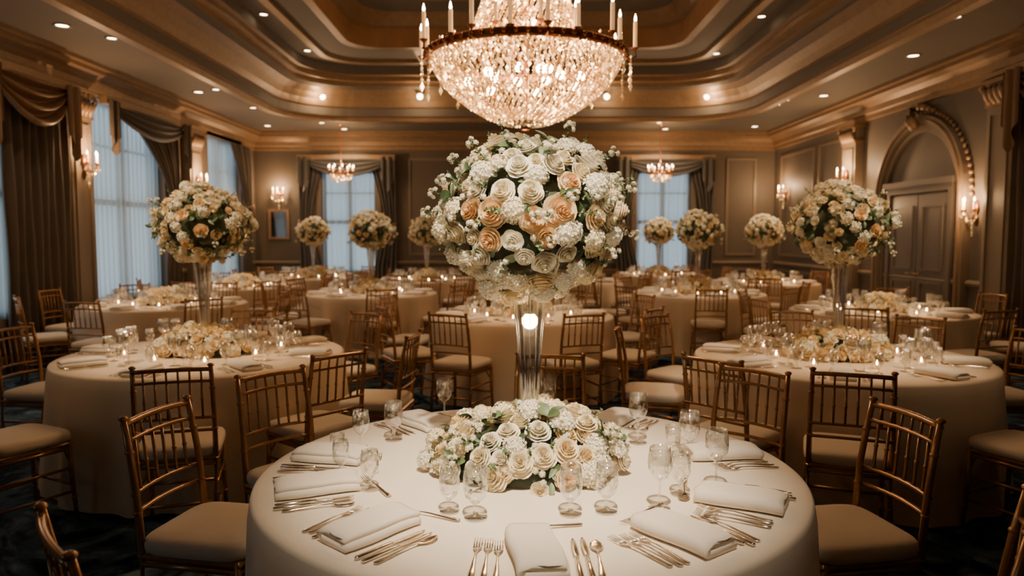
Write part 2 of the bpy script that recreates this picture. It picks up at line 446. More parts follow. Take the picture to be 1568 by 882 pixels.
# ------------------------------------------------------------------ beads / fixtures
OCT = [(0, 1, 2), (0, 2, 3), (0, 3, 4), (0, 4, 1), (5, 2, 1), (5, 3, 2), (5, 4, 3), (5, 1, 4)]
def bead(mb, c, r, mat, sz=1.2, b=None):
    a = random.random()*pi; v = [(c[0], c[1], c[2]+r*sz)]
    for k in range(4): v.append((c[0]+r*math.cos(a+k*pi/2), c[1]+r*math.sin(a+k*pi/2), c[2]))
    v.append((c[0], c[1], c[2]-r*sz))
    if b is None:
        b = .14+1.1*random.random()**3  # random glow and bright glints painted into the bead colour
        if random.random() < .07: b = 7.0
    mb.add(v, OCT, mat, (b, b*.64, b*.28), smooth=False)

def candle(mb, c, h=.1, r=.011, m_c=0, m_f=1, m_m=2):
    lathe(mb, [(.004, -.03), (.012, -.02), (.028, -.005), (.03, 0), (.012, .004)], m_m, 8, c)
    lathe(mb, [(r, 0), (r, h), (r*.5, h+.004)], m_c, 8, c)
    lathe(mb, [(.003, h), (.010, h+.014), (.009, h+.026), (.0015, h+.055)], m_f, 7, c)

CX, CY, CZ = .10, 5.4, 2.82
ch = empty('crystal_chandelier', (CX, CY, CZ))
mb = MB()
PR_ = [(.69, -.01), (.665, -.09), (.61, -.18), (.52, -.27), (.41, -.35), (.29, -.42), (.17, -.465)]
def basket(s):
    q = s*(len(PR_)-1); i = min(int(q), len(PR_)-2); f = q-i
    return PR_[i][0]*(1-f)+PR_[i+1][0]*f, PR_[i][1]*(1-f)+PR_[i+1][1]*f
rows = 34
for j in range(rows):
    R, z = basket(j/(rows-1)); n = max(10, int(2*pi*R/.044))
    for k in range(n):
        t = 2*pi*(k+.5*(j % 2))/n
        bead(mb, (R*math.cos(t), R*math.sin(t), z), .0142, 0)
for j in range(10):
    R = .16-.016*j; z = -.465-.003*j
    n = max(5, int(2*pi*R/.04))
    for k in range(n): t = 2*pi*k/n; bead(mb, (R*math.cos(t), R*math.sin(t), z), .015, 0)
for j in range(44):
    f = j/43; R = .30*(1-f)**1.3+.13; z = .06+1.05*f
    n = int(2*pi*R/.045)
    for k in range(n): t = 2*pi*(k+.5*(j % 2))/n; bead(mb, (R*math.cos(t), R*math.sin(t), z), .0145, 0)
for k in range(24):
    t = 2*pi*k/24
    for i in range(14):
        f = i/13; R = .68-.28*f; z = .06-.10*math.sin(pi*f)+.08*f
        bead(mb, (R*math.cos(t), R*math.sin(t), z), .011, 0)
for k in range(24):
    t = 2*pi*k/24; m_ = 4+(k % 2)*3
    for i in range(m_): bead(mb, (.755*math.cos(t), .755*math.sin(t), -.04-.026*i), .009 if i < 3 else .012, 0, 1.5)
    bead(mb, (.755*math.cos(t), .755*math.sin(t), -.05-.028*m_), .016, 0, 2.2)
mb.obj('crystal_strands', ['glowing_crystal'], parent=ch)
mb = MB()
lathe(mb, [(.685, -.02), (.71, -.03), (.725, -.015), (.715, 0), (.73, .015), (.715, .03), (.685, .03), (.68, .0), (.685, -.02)], 0, 64)
for k in range(60):
    t = 2*pi*k/60; blob(mb, (.725*math.cos(t), .725*math.sin(t), .005), .018, 0, n=6)
for k in range(16):
    t = 2*pi*k/16; tube(mb, [(a*math.cos(t), a*math.sin(t), b) for a, b in PR_], .004, 0, 5)
lathe(mb, [(.03, -.515), (.05, -.49), (.15, -.475), (.16, -.46), (.15, -.45)], 0, 24)
lathe(mb, [(.015, -.45), (.02, 0), (.015, 1.2), (.05, 1.16), (.15, 1.13), (.16, 1.16), (.05, 1.22), (.012, 1.25), (.012, 2.1), (.10, 2.12), (.12, 2.16)], 0, 16)
for k in range(20):
    t = 2*pi*(k+.5)/20; c, s = math.cos(t), math.sin(t)
    r1 = .78 if k % 2 else .71
    tube(mb, [(.70*c, .70*s, 0), (.74*c, .74*s, -.04), ((r1+.01)*c, (r1+.01)*s, -.02), (r1*c, r1*s, .02)], .008, 0, 6)
mb.obj('bronze_frame', ['bronze'], parent=ch)
mb = MB()
for k in range(20):
    t = 2*pi*(k+.5)/20; r1 = .78 if k % 2 else .71
    candle(mb, (r1*math.cos(t), r1*math.sin(t), .04), .15+.03*(k % 2), .014)
for k in range(8):
    t = 2*pi*(k+.3)/8
    candle(mb, (.40*math.cos(t), .40*math.sin(t), .16), .13, .012)
mb.obj('candle_lamps', ['candle', 'flame', 'bronze'], parent=ch)
mb = MB()
for k in range(14):
    t = 2*pi*k/14; r1 = .42 if k % 2 else .25; blob(mb, (r1*math.cos(t), r1*math.sin(t), -.12-.05*(k % 2)), .034, 0)
for k in range(4): blob(mb, (.06*math.cos(k*1.6), .06*math.sin(k*1.6), .25+.22*k), .022, 0)
mb.obj('bulbs', ['flame'], parent=ch)
light('chandelier_inner_light', 'POINT', (CX, CY, CZ-.15), 42, (1, .64, .33), .25, parent=ch)
light('chandelier_upper_light', 'POINT', (CX, CY, CZ+.35), 38, (1, .64, .33), .1, parent=ch)
light('chandelier_rim_light', 'POINT', (CX, CY, CZ+1.35), 36, (1, .60, .31), .2, parent=ch)

def small_ch(x, y, z, hang):
    e = empty('small_chandelier', (x, y, z)); mb = MB()
    for j in range(8):
        R = .22*math.cos(math.radians(j*10)); n = int(2*pi*R/.05)
        for k in range(n): t = 2*pi*k/n; bead(mb, (R*math.cos(t), R*math.sin(t), -.02-.15*math.sin(math.radians(j*10))), .016, 0)
    lathe(mb, [(.21, -.01), (.235, -.02), (.24, .01), (.21, .01)], 3, 24)
    lathe(mb, [(.01, -.02), (.012, .1), (.04, .14), (.01, .2), (.01, hang-.03), (.06, hang)], 3, 10)
    for k in range(10):
        t = 2*pi*k/10; tube(mb, [(.0, 0, .08), (.12*math.cos(t), .12*math.sin(t), -.0), (.25*math.cos(t), .25*math.sin(t), .03)], .006, 3, 5)
        candle(mb, (.25*math.cos(t), .25*math.sin(t), .05), .07, .012, 1, 2, 3)
    mb.obj('chandelier_body', ['glowing_crystal', 'candle', 'flame', 'bronze'], parent=e)
    light('small_chandelier_light', 'POINT', (x, y, z+.28), 30, (1, .62, .32), .1, parent=e)
small_ch(-3.45, 14.9, 2.78, .97); small_ch(3.0, 14.9, 2.78, .97)

def sconce(P, s, z, off=0., pw=9):
    o = P(s, off, z); mb = MB()
    Q = lambda a, b, c: tuple(np.array(P(s+a, off+b, z+c))-np.array(o))
    tube(mb, [(0, .0, -.2), (0, .02, -.1), (0, .02, .0), (0, .0, .12)], [.015, .045, .05, .015], 3, 8, Q, flat=.5)
    for a in (-.11, 0, .11):
        d = .16 if a == 0 else .11
        tube(mb, [(0, .02, -.08), (a*.5, d*.6, -.12), (a, d, -.06), (a, d, -.02)], .008, 3, 6, Q)
        candle(mb, Q(a, d, 0), .10, .012, 1, 2, 3)
        for k in range(8):
            q = Q(a+.03*math.cos(k*.8), d+.03*math.sin(k*.8), -.05-.02*(k % 3)); bead(mb, q, .012, 0, 1.8)
        for i in range(5): bead(mb, Q(a*(1-i/5), d*.8, -.1-.05*math.sin(pi*i/5)), .012, 0, 1.4)
    for i in range(6): bead(mb, Q(0, .06, -.16-.03*i), .014, 0, 1.6)
    ob = mb.obj('wall_sconce', ['glowing_crystal', 'candle', 'flame', 'bronze'], loc=o)
    light('sconce_light', 'POINT', P(s, off+.22, z+.14), pw*2.0, (1, .58, .28), .05, parent=ob)
sconce(PL, 9.38, 2.45, .16, 16); sconce(PL, 12.75, 2.45, .16, 18); sconce(PB, -5.05, 2.42, 0, 12)
sconce(PR, 12.2, 2.5, .16, 18); sconce(PR, 9.0, 1.85, 0, 12); sconce(PR, 15.3, 2.42, 0, 12); sconce(PL, 5.6, 2.4, .16, 12); sconce(PR, 11.6, 1.85, 0, 8)

def downlight(x, y, z, pw=18, tgt=None, ang=95, r=.062):
    mb = MB(); lathe(mb, [(r*1.5, 0), (r*1.45, -.012), (r*1.05, -.01), (r, .0)], 0, 20)
    lathe(mb, [(r, -.002), (r*.5, -.004), (.001, -.004)], 1, 20)
    ob = mb.obj('recessed_downlight', ['trim', 'downl'], loc=(x, y, z))
    if pw > 0: light('downlight_spot', 'SPOT', (x, y, z-.03), pw, (1, .68, .40), .05, tgt or (x, y, 0), ang, .9, parent=ob)
    return ob
for x, y in [(-4.75, 7.9), (-4.85, 11.5), (-4.95, 15.0), (4.95, 9.2), (4.95, 11.8), (4.95, 15.1), (-4.8, 4.2), (5.0, 5.2)]:
    downlight(x, y, ZS, 28)
for x in (-3.5, 3.2): downlight(x, 15.45, ZS, 45, (x, 15.7, 2.4), 110)
for x, y in [(-3.45, 10.4), (-3.4, 12.4), (-1.95, 12.25), (2.15, 12.25), (3.5, 10.5), (3.45, 12.6)]:
    downlight(x, y, 4.6, 0, r=.05)
for x in (-3.5, -1.7, 1.75, 3.6):
    mb = MB(); blob(mb, (0, 0, 0), .055, 0); lathe(mb, [(.07, .04), (.075, .06), (.03, .085)], 1, 12)
    ob = mb.obj('cornice_lamp', ['downl', 'gold'], loc=(x, 13.72, 4.09))
    light('cornice_lamp_light', 'POINT', (x, 13.55, 4.0), 9, (1, .62, .32), .05, parent=ob)

# ------------------------------------------------------------------ furniture
def tcloth(r=.9, H=.75, nfold=16, seed=0, wob=1.):
    rr = np.random.RandomState(seed); ph = rr.rand(6)*6.28
    mb = MB(); N = 192
    prof = [(.001, H), (.3*r/.9, H), (.6*r/.9, H), (r-.03, H), (r-.012, H-.001), (r-.003, H-.006), (r, H-.015)]
    V = []
    for a, z in prof:
        for k in range(N): t = 2*pi*k/N; V.append((a*math.cos(t), a*math.sin(t), z))
    nz = 14
    for j in range(1, nz+1):
        v = j/nz; z = (H-.015)*(1-v)+.008*v
        for k in range(N):
            t = 2*pi*k/N
            w = math.sin(nfold*t+ph[0]+.8*math.sin(3*t+ph[1]))*.6+.4*math.sin((nfold*1.7//1)*t+ph[2])
            a = r+.006+.05*v**1.2+wob*.034*w*min(1, v*1.1)**1.0
            V.append((a*math.cos(t), a*math.sin(t), z))
    f = []
    for i in range(len(prof)+nz-1):
        for k in range(N): f.append((i*N+k, i*N+(k+1) % N, i*N+N+(k+1) % N, i*N+N+k))
    mb.add(V, f, 0); return mb

def chair_mesh():
    mb = MB(); w = .180
    def post(p, r, nodes):
        tube(mb, p, r, 0, 8)
        for q in nodes: blob(mb, q, .017, 0, sz=.6)
    for s in (-1, 1):
        bp = [(s*(w+.005), -.215, 0), (s*w, -.19, .25), (s*w, -.185, .45), (s*w, -.20, .65), (s*(w-.003), -.222, .79), (s*(w-.006), -.245, .905)]
        post(bp, [.011, .0135, .0135, .0125, .0125, .011], [bp[1], (s*w, -.195, .58), bp[4], (s*(w-.006), -.245, .907)])
        fp = [(s*(w+.01), .20, 0), (s*w, .185, .25), (s*w, .18, .44)]
        post(fp, [.010, .0135, .014], [fp[1], (s*(w+.005), .192, .13)])
        for z in (.16, .29): tube(mb, [(s*w, -.195, z), (s*w, .19, z)], .008, 0, 6)
        tube(mb, [(s*w, -.185, .40), (s*w, .18, .40)], .011, 0, 6)
        tube(mb, [(s*w, .185, .30), (s*(w-.05), .185, .37), (s*(w-.11), .185, .395)], .006, 0, 5)
    for y in (-.19, .185):
        for z in (.20, .40): tube(mb, [(-w, y, z), (w, y, z)], .009, 0, 6)
    def brail(z, r, bow=.018):
        y = -.19-(z-.45)*.12 if z < .7 else -.205-(z-.68)*.18
        tube(mb, [(w*a, y-bow*(1-a*a), z+.006*(1-a*a)) for a in np.linspace(-1, 1, 9)], r, 0, 6); return y
    zs = [.885, .825, .64, .575]
    ys = [brail(zs[0], .0115), brail(zs[1], .008), brail(zs[2], .008), brail(zs[3], .008)]
    for a in np.linspace(-.72, .72, 6):
        b = .018*(1-a*a)
        tube(mb, [(w*a, ys[1]-b, zs[1]), (w*a, ys[2]-b, zs[2])], .0062, 0, 6)
        blob(mb, (w*a, (ys[1]+ys[2])/2-b, .735), .009, 0, n=6)
    for a in np.linspace(-.72, .72, 6)[::1]:
        b = .018*(1-a*a); tube(mb, [(w*a, ys[0]-b, zs[0]), (w*a, ys[1]-b, zs[1])], .0055, 0, 5)
    box(mb, -w-.012, w+.012, -.20, .20, .415, .437, 0, bev=.008)
    N = 40; V = []; lev = [(.95, .437), (1.0, .447), (1.015, .462), (1.01, .478), (.97, .490), (.85, .498), (.6, .503), (.3, .505), (.001, .506)]
    for sc, z in lev:
        for k in range(N):
            t = 2*pi*k/N; c, s_ = math.cos(t), math.sin(t); e = .35
            V.append((.20*sc*math.copysign(abs(c)**e, c), .005+.205*sc*math.copysign(abs(s_)**e, s_), z))
    f = []
    for i in range(len(lev)-1):
        for k in range(N): f.append((i*N+k, i*N+(k+1) % N, i*N+N+(k+1) % N, i*N+N+k))
    mb.add(V, f, 1)
    return mb.mesh('dining_chair', ['wood', 'cushion'])
CH = chair_mesh()

T = [(.06, 2.44, 'hero'), (-2.05, 4.85, 'tall'), (2.11, 4.70, 'tall'), (.1, 7.2, 'low'), (-4.0, 8.4, 'low'), (-1.93, 10.0, 'tall'),
     (2.55, 10.0, 'tall'), (3.85, 7.6, 'low'), (-4.2, 11.3, 'low'), (-3.75, 13.8, 'tall'), (-1.5, 12.9, 'tall'), (1.0, 12.6, 'low'),
     (4.2, 12.2, 'tall'), (2.9, 14.5, 'tall')]
chairs = []
def add_chair(x, y, tx, ty, rot=0):
    a = math.atan2(y-ty, x-tx); th = a+pi/2+rot
    place('dining_chair', CH, (x, y, 0), th); chairs.append((x, y))
def ringchair(ti, x, y, rmin=1.17, rot=0):
    tx, ty, _ = T[ti]; d = math.hypot(x-tx, y-ty)
    if d < rmin: x = tx+(x-tx)*rmin/d; y = ty+(y-ty)*rmin/d
    add_chair(x, y, tx, ty, rot)
for x, y, r in [(-1.02, 2.60, -.05), (1.17, 2.58, .05), (-.80, 1.70, 0), (.96, 1.82, 0), (-.93, 3.22, 0), (.97, 3.28, 0), (.18, 3.62, .0)]: ringchair(0, x, y, 1.14, r)
for x, y in [(-1.72, 3.75), (-1.12, 4.08), (-.88, 4.72), (-1.35, 5.8), (-2.62, 3.78), (-3.22, 5.0), (-2.2, 6.02)]: ringchair(1, x, y)
for x, y in [(1.22, 3.92), (1.68, 3.60), (2.62, 3.66), (1.0, 4.95), (1.3, 5.6), (3.28, 4.85), (2.3, 5.87), (3.0, 5.5)]: ringchair(2, x, y)
for x, y in [(-.42, 6.12), (.5, 6.1), (1.05, 6.5), (-.95, 6.65), (-1.05, 7.5), (1.2, 7.7), (-.3, 8.3), (.6, 8.3)]: ringchair(3, x, y)
for ti in range(4, len(T)):
    tx, ty, _ = T[ti]; n = 8; ph = ti*.37
    for k in range(n):
        a = ph+2*pi*k/n; x, y = tx+1.18*math.cos(a), ty+1.18*math.sin(a)
        if x < XL+.42 or x > XR-.42 or y > YB-.4: continue
        if any(math.hypot(x-c[0], y-c[1]) < .5 for c in chairs): continue
        if any(j != ti and math.hypot(x-t[0], y-t[1]) < 1.28 for j, t in enumerate(T)): continue
        add_chair(x, y, tx, ty)

# ------------------------------------------------------------------ flowers
def rose_tpl(layers, nu, nv):
    V = []; F = []; K = []; n0 = 0; nl = len(layers); ph = random.random()*6
    for li, (R, zt, c) in enumerate(layers):
        t = li/(nl-1); h = .55
        for k in range(c):
            phi = ph+2*pi*k/c+random.uniform(-.12, .12); hw = pi/c*1.38; jr = random.uniform(-.035, .035); jz = random.uniform(-.05, .05)
            for j in range(nv+1):
                for i in range(nu+1):
                    u = 2*i/nu-1; v = j/nv; ve = v*(1-.18*u*u)
                    cu = max(0, ve-.65)/.35
                    r = (R+jr)*(.5+.5*ve**.6)+.05*u+.15*t*cu**1.5
                    z = zt+jz-h+h*ve-.14*t*cu**1.5
                    a = phi+u*hw
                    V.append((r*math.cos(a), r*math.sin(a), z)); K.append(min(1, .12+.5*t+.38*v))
            for j in range(nv):
                for i in range(nu): q = n0+j*(nu+1)+i; F.append((q, q+1, q+nu+2, q+nu+1))
            n0 += (nu+1)*(nv+1)
        ph += 1.1
    for (r, z) in [(.8, -.12), (.62, -.36), (.3, -.5), (.01, -.55)]:
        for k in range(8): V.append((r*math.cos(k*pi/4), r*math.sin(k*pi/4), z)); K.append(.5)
    for i in range(3):
        for k in range(8): F.append((n0+i*8+k, n0+i*8+(k+1) % 8, n0+i*8+8+(k+1) % 8, n0+i*8+8+k))
    return np.array(V), F, np.array(K)
ROSE_HD = [rose_tpl([(.10, .74, 2), (.20, .71, 3), (.32, .63, 4), (.45, .52, 4), (.58, .38, 5), (.71, .20, 5), (.82, .0, 6)], 5, 5) for _ in range(4)]
ROSE_LD = [rose_tpl([(.14, .68, 2), (.32, .60, 3), (.55, .42, 4), (.80, .10, 5)], 3, 3) for _ in range(3)]
def floret_tpl(nf, s=.27):
    V = []; F = []; K = []; n0 = 0
    for q in range(nf):
        ct = 1-(q+.5)/nf*.95; st = math.sqrt(1-ct*ct); a = q*2.39996
        nrm = Vector((st*math.cos(a), st*math.sin(a), ct)); c = nrm*(.80+random.uniform(-.06, .08))
        t1 = nrm.orthogonal().normalized(); t2 = nrm.cross(t1); r0 = random.random()*pi
        for k in range(4):
            an = r0+k*pi/2
            def pt(rad, ang, up): return c+(t1*math.cos(ang)+t2*math.sin(ang))*rad*s+nrm*up*s
            V += [tuple(pt(.05, an, 0)), tuple(pt(.75, an-.6, .3)), tuple(pt(1.15, an, .25)), tuple(pt(.75, an+.6, .3))]
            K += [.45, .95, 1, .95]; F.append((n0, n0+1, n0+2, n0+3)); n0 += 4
    for i in range(5):
        a = pi/2*i/4
        for k in range(8): V.append((.74*math.cos(a)*math.cos(k*pi/4), .74*math.cos(a)*math.sin(k*pi/4), .74*math.sin(a))); K.append(.15)
    for i in range(4):
        for k in range(8): F.append((n0+i*8+k, n0+i*8+(k+1) % 8, n0+i*8+8+(k+1) % 8, n0+i*8+8+k))
    return np.array(V), F, np.array(K)
FLO_HD = [floret_tpl(30) for _ in range(2)]; FLO_LD = [floret_tpl(11, .36)]
def leaf_tpl(wd=.42):
    V = []; F = []; K = []
    for j in range(6):
        v = j/5; w = wd*math.sin(pi*min(1, v*.93+.04))**.8
        for i in (-1, 0, 1): V.append((i*w*.5, v, .12*abs(i)*math.sin(pi*v)-.25*v*v)); K.append(.6+.4*v)
    for j in range(5):
        for i in range(2): q = j*3+i; F.append((q, q+1, q+4, q+3))
    return np.array(V), F, np.array(K)
LEAF = leaf_tpl(); LEAFW = leaf_tpl(.75)
def frame(n, roll):
    n = Vector(n).normalized(); a = n.orthogonal().normalized(); b = n.cross(a)
    x = a*math.cos(roll)+b*math.sin(roll); y = n.cross(x)
    return np.array([x, y, n]).T
def inst(mb, tpl, pos, nrm, s, cin, cout, mat, roll=None, Mx=None):
    V, F, K = tpl; R = Mx if Mx is not None else frame(nrm, random.random()*6.28 if roll is None else roll)
    W = (V*s)@R.T+np.array(pos); K = K[:, None]
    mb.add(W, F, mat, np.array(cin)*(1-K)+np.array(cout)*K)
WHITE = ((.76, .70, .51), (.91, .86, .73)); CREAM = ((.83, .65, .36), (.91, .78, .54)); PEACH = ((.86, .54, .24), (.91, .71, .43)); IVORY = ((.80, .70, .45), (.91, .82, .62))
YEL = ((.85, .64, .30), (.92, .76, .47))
GREENS = [(.04, .065, .025), (.06, .09, .035), (.08, .115, .05), (.105, .14, .075)]
def leaf(mb, pos, nrm, s, wide=False):
    nrm = Vector(nrm).normalized(); tng = nrm.orthogonal().normalized(); b = nrm.cross(tng); a = random.random()*6.28
    d = (tng*math.cos(a)+b*math.sin(a))*random.uniform(.5, 1)+nrm*random.uniform(.2, .9); d.normalize()
    x = d.cross(nrm).normalized(); z = x.cross(d)
    g = random.choice(GREENS); g2 = tuple(min(1, c*1.5) for c in g)
    inst(mb, LEAFW if wide else LEAF, pos, None, s, g, g2, 1, Mx=np.array([x, d, z]).T)
def sprig(mb, pos, d, L, n=7, bud=False):
    d = Vector(d).normalized(); p = Vector(pos); side = d.orthogonal().normalized(); pts = [tuple(p)]; droop = random.uniform(-.25, .05)
    for i in range(n):
        p = p+(d+Vector((0, 0, droop*i/n)))*L/n; pts.append(tuple(p))
        for s in (-1, 1):
            q = side*s*math.cos(i*1.3)+d.cross(side)*s*math.sin(i*1.3)+d*.5
            q.normalize(); x = q.orthogonal().normalized(); z = x.cross(q); g = random.choice(GREENS[1:])
            inst(mb, LEAFW, tuple(p), None, L*.17*(1.1-.5*i/n), g, tuple(c*1.6 for c in g), 1, Mx=np.array([x, q, z]).T)
            if bud and i > n//2: inst(mb, FLO_LD[0], tuple(p+q*.012), q, .010, *WHITE, 0)
    tube(mb, pts, .0016, 1, 4, col=(.10, .12, .05))

def arrangement(rx, ry, rz, npt, explicit, hd, pal, rs=.047, dome=False, sprigs=24, rosefrac=.45, leaves=260, fill=.38, lump=.05):
    mb = MB(); R_ = ROSE_HD if hd else ROSE_LD; F_ = FLO_HD if hd else FLO_LD
    E = np.array([rx, ry, rz]); p0 = random.random()*6
    def lu(d): return 1+lump*(math.sin(3*d[0]*2+p0)+math.sin(5*d[2]+2*p0+d[0]*3)+math.sin(4*d[1]+3*p0))*.5
    if dome: prof = [(max(.001, .82*math.cos(a)), .76*math.sin(a)) for a in np.linspace(0.0, pi/2, 7)]
    else: prof = [(max(.001, .80*math.cos(a)), .80*math.sin(a)) for a in np.linspace(-pi/2, pi/2, 11)]
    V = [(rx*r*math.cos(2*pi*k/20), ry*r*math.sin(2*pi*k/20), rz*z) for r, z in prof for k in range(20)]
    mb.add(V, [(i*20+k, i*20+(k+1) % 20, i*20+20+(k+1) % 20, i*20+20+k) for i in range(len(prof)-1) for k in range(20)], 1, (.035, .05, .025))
    used = []
    for x, z, s, p in explicit:
        y = -math.sqrt(max(.02, 1-x*x-z*z)); d = np.array([x, y, z]); used.append((d, s/rs))
        n = d/E; inst(mb, random.choice(R_), d*E*.97*lu(d), n, s, *p, 0)
    for i in range(npt):
        f = (i+.5)/npt
        z = (1-f*.99) if dome else 1-2*f
        st = math.sqrt(max(0, 1-z*z)); a = i*2.39996+random.uniform(-.12, .12)
        d = np.array([st*math.cos(a), st*math.sin(a), z])
        if any(np.linalg.norm((d-u)*E) < rs*(.50+.72*k) for u, k in used): continue
        n = d/E; n = n/np.linalg.norm(n)+np.array([random.uniform(-.28, .28) for _ in range(3)])
        if dome and z < .25: n[2] = abs(n[2])*.5+.25
        q = random.random(); pos = d*E*random.uniform(.88, 1.02)*lu(d)
        if dome: pos[2] = max(pos[2], .04)
        if q < rosefrac:
            s = rs*random.uniform(.72, 1.12); inst(mb, random.choice(R_), pos, n, s, *random.choice(pal), 0)
        elif q < rosefrac+fill:
            s = rs*random.uniform(.8, 1.15); inst(mb, random.choice(F_), pos, n, s, *random.choice([WHITE, WHITE, IVORY]), 0)
        else:
            for _ in range(3): leaf(mb, pos, n, rs*random.uniform(.9, 1.4), random.random() < .4)
    for i in range(leaves):
        z = random.uniform(.02, 1) if dome else random.uniform(-1, 1); st = math.sqrt(1-z*z); a = random.random()*6.28
        d = np.array([st*math.cos(a), st*math.sin(a), z]); pos = d*E*random.uniform(.84, .95)*lu(d)
        if dome: pos[2] = max(pos[2], .03)
        nn = d/E
        if dome: nn[2] = max(nn[2], 1.0)
        leaf(mb, pos, nn, rs*random.uniform(.6, 1.1), random.random() < .5)
    for i in range(sprigs):
        z = random.uniform(.1, .8) if dome else random.uniform(-.7, 1); st = math.sqrt(1-z*z); a = random.random()*6.28
        d = np.array([st*math.cos(a), st*math.sin(a), z]); dd = d.copy()
        if dome: dd[2] = max(dd[2], .35)
        sprig(mb, d*E*.9, dd, random.uniform(.06, .105)*(1 if not dome else .8), 6, random.random() < .5)
    for i in range(90 if hd else 30):
        z = random.uniform(.1, 1) if dome else random.uniform(-1, 1); st = math.sqrt(1-z*z); a = random.random()*6.28
        d = np.array([st*math.cos(a), st*math.sin(a), z]); inst(mb, FLO_LD[0], d*E*random.uniform(.99, 1.07)*lu(d), d, rs*.25, *WHITE, 0)
    return mb
def ex(lst, cx, cy, ax, ay, k): return [((x-cx)/ax, (cy-y)/ay, r/k, p) for x, y, r, p in lst]
exb = ex([(845, 327, 27, PEACH), (730, 329, 25, PEACH), (797, 341, 21, PEACH), (692, 327, 22, PEACH), (822, 369, 22, PEACH), (727, 374, 20, PEACH), (861, 281, 20, PEACH),
          (748, 294, 19, IVORY), (795, 297, 19, IVORY), (776, 258, 20, WHITE), (902, 338, 20, CREAM), (818, 412, 20, WHITE), (765, 375, 17, WHITE), (697, 408, 18, IVORY), (860, 400, 17, WHITE), (700, 290, 17, WHITE), (905, 388, 18, IVORY), (785, 400, 15, WHITE)], 797, 330, 150, 130, 450)
exl = ex([(675, 656, 22, IVORY), (848, 672, 22, CREAM), (807, 681, 21, IVORY), (768, 694, 22, IVORY), (735, 690, 17, WHITE), (700, 690, 18, IVORY), (742, 712, 17, CREAM), (843, 727, 17, PEACH), (800, 746, 15, IVORY), (885, 690, 20, CREAM), (690, 712, 16, WHITE),
          (745, 640, 19, WHITE), (800, 640, 20, WHITE), (855, 705, 16, CREAM), (715, 660, 18, WHITE)], 787, 750, 170, 135, 440)
random.seed(11)
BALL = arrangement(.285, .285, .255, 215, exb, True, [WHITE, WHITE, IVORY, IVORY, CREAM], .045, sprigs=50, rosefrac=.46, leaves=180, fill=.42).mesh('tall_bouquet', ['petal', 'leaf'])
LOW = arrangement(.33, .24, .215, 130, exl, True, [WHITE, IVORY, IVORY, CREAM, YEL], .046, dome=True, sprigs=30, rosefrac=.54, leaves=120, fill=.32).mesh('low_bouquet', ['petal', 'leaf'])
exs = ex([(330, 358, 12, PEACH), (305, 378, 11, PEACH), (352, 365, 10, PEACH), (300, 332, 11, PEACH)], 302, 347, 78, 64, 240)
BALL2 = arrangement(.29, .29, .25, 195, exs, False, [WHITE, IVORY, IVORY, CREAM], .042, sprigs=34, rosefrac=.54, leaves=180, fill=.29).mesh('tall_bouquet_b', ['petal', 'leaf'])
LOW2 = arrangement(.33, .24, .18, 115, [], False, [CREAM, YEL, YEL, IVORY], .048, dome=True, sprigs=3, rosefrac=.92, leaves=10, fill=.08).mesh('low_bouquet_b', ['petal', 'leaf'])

mb = MB()
lathe(mb, [(.001, .002), (.07, .003), (.072, .010), (.05, .018), (.022, .03), (.017, .06), (.020, .12), (.026, .2), (.034, .34), (.045, .5), (.056, .62), (.058, .625), (.054, .62), (.043, .5), (.031, .34), (.022, .2), (.012, .09)], 0, 12, smooth=True)
for k in range(12):
    t = 2*pi*k/12; tube(mb, [(.0205*math.cos(t), .0205*math.sin(t), .12), (.0345*math.cos(t), .0345*math.sin(t), .34), (.0565*math.cos(t), .0565*math.sin(t), .62)], .0022, 0, 4)
VASE = mb.mesh('trumpet_vase', ['vase'])

def centerpiece(x, y, kind, rz=0):
    if kind == 'low':
        place('low_flower_arrangement', LOW2, (x, y, .752), rz); return
    e = empty('floral_centerpiece', (x, y, .752), rz)
    hero = kind == 'hero'
    place('trumpet_vase', VASE, (0, 0, 0), 0, e)
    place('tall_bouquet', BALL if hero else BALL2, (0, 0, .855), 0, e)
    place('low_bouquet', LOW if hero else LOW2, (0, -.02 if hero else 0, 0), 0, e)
    if hero:
        mb = MB(); blob(mb, (0, 0, .50), .028, 0, n=14); lathe(mb, [(.012, .52), (.012, .55), (.003, .6)], 1, 8)  # added glowing blob standing in for a background candle's reflection
        mb.obj('vase_glow', ['flame2', 'silver'], parent=e)
        l = light('vase_glow_light', 'POINT', (0, 0, .5), 7, (1, .64, .34), .03); l.parent = e  # lamp added for that glow; no real bulb in the vase

# ------------------------------------------------------------------ tableware
def glass_prof(kind):
    if kind == 'wine': return [(.001, .002), (.034, .002), (.033, .004), (.006, .010), (.0042, .02), (.0038, .08), (.008, .088), (.024, .10), (.034, .12), (.037, .14), (.035, .165), (.031, .19), (.0305, .19), (.034, .165), (.036, .14)]
    if kind == 'goblet': return [(.001, .002), (.030, .002), (.029, .004), (.007, .009), (.005, .018), (.006, .034), (.014, .042), (.026, .055), (.031, .075), (.031, .10), (.027, .13), (.0265, .13), (.030, .10)]
    return [(.001, .008), (.020, .006), (.025, .0), (.028, .01), (.031, .05), (.033, .09), (.0325, .09)]
def gl(kind):
    mb = MB(); lathe(mb, glass_prof(kind), 0, 24)
    return mb
GW = gl('wine').mesh('wine_glass', ['glass']); GG = gl('goblet').mesh('water_goblet', ['glass']); GT = gl('t').mesh('tumbler', ['glass'])

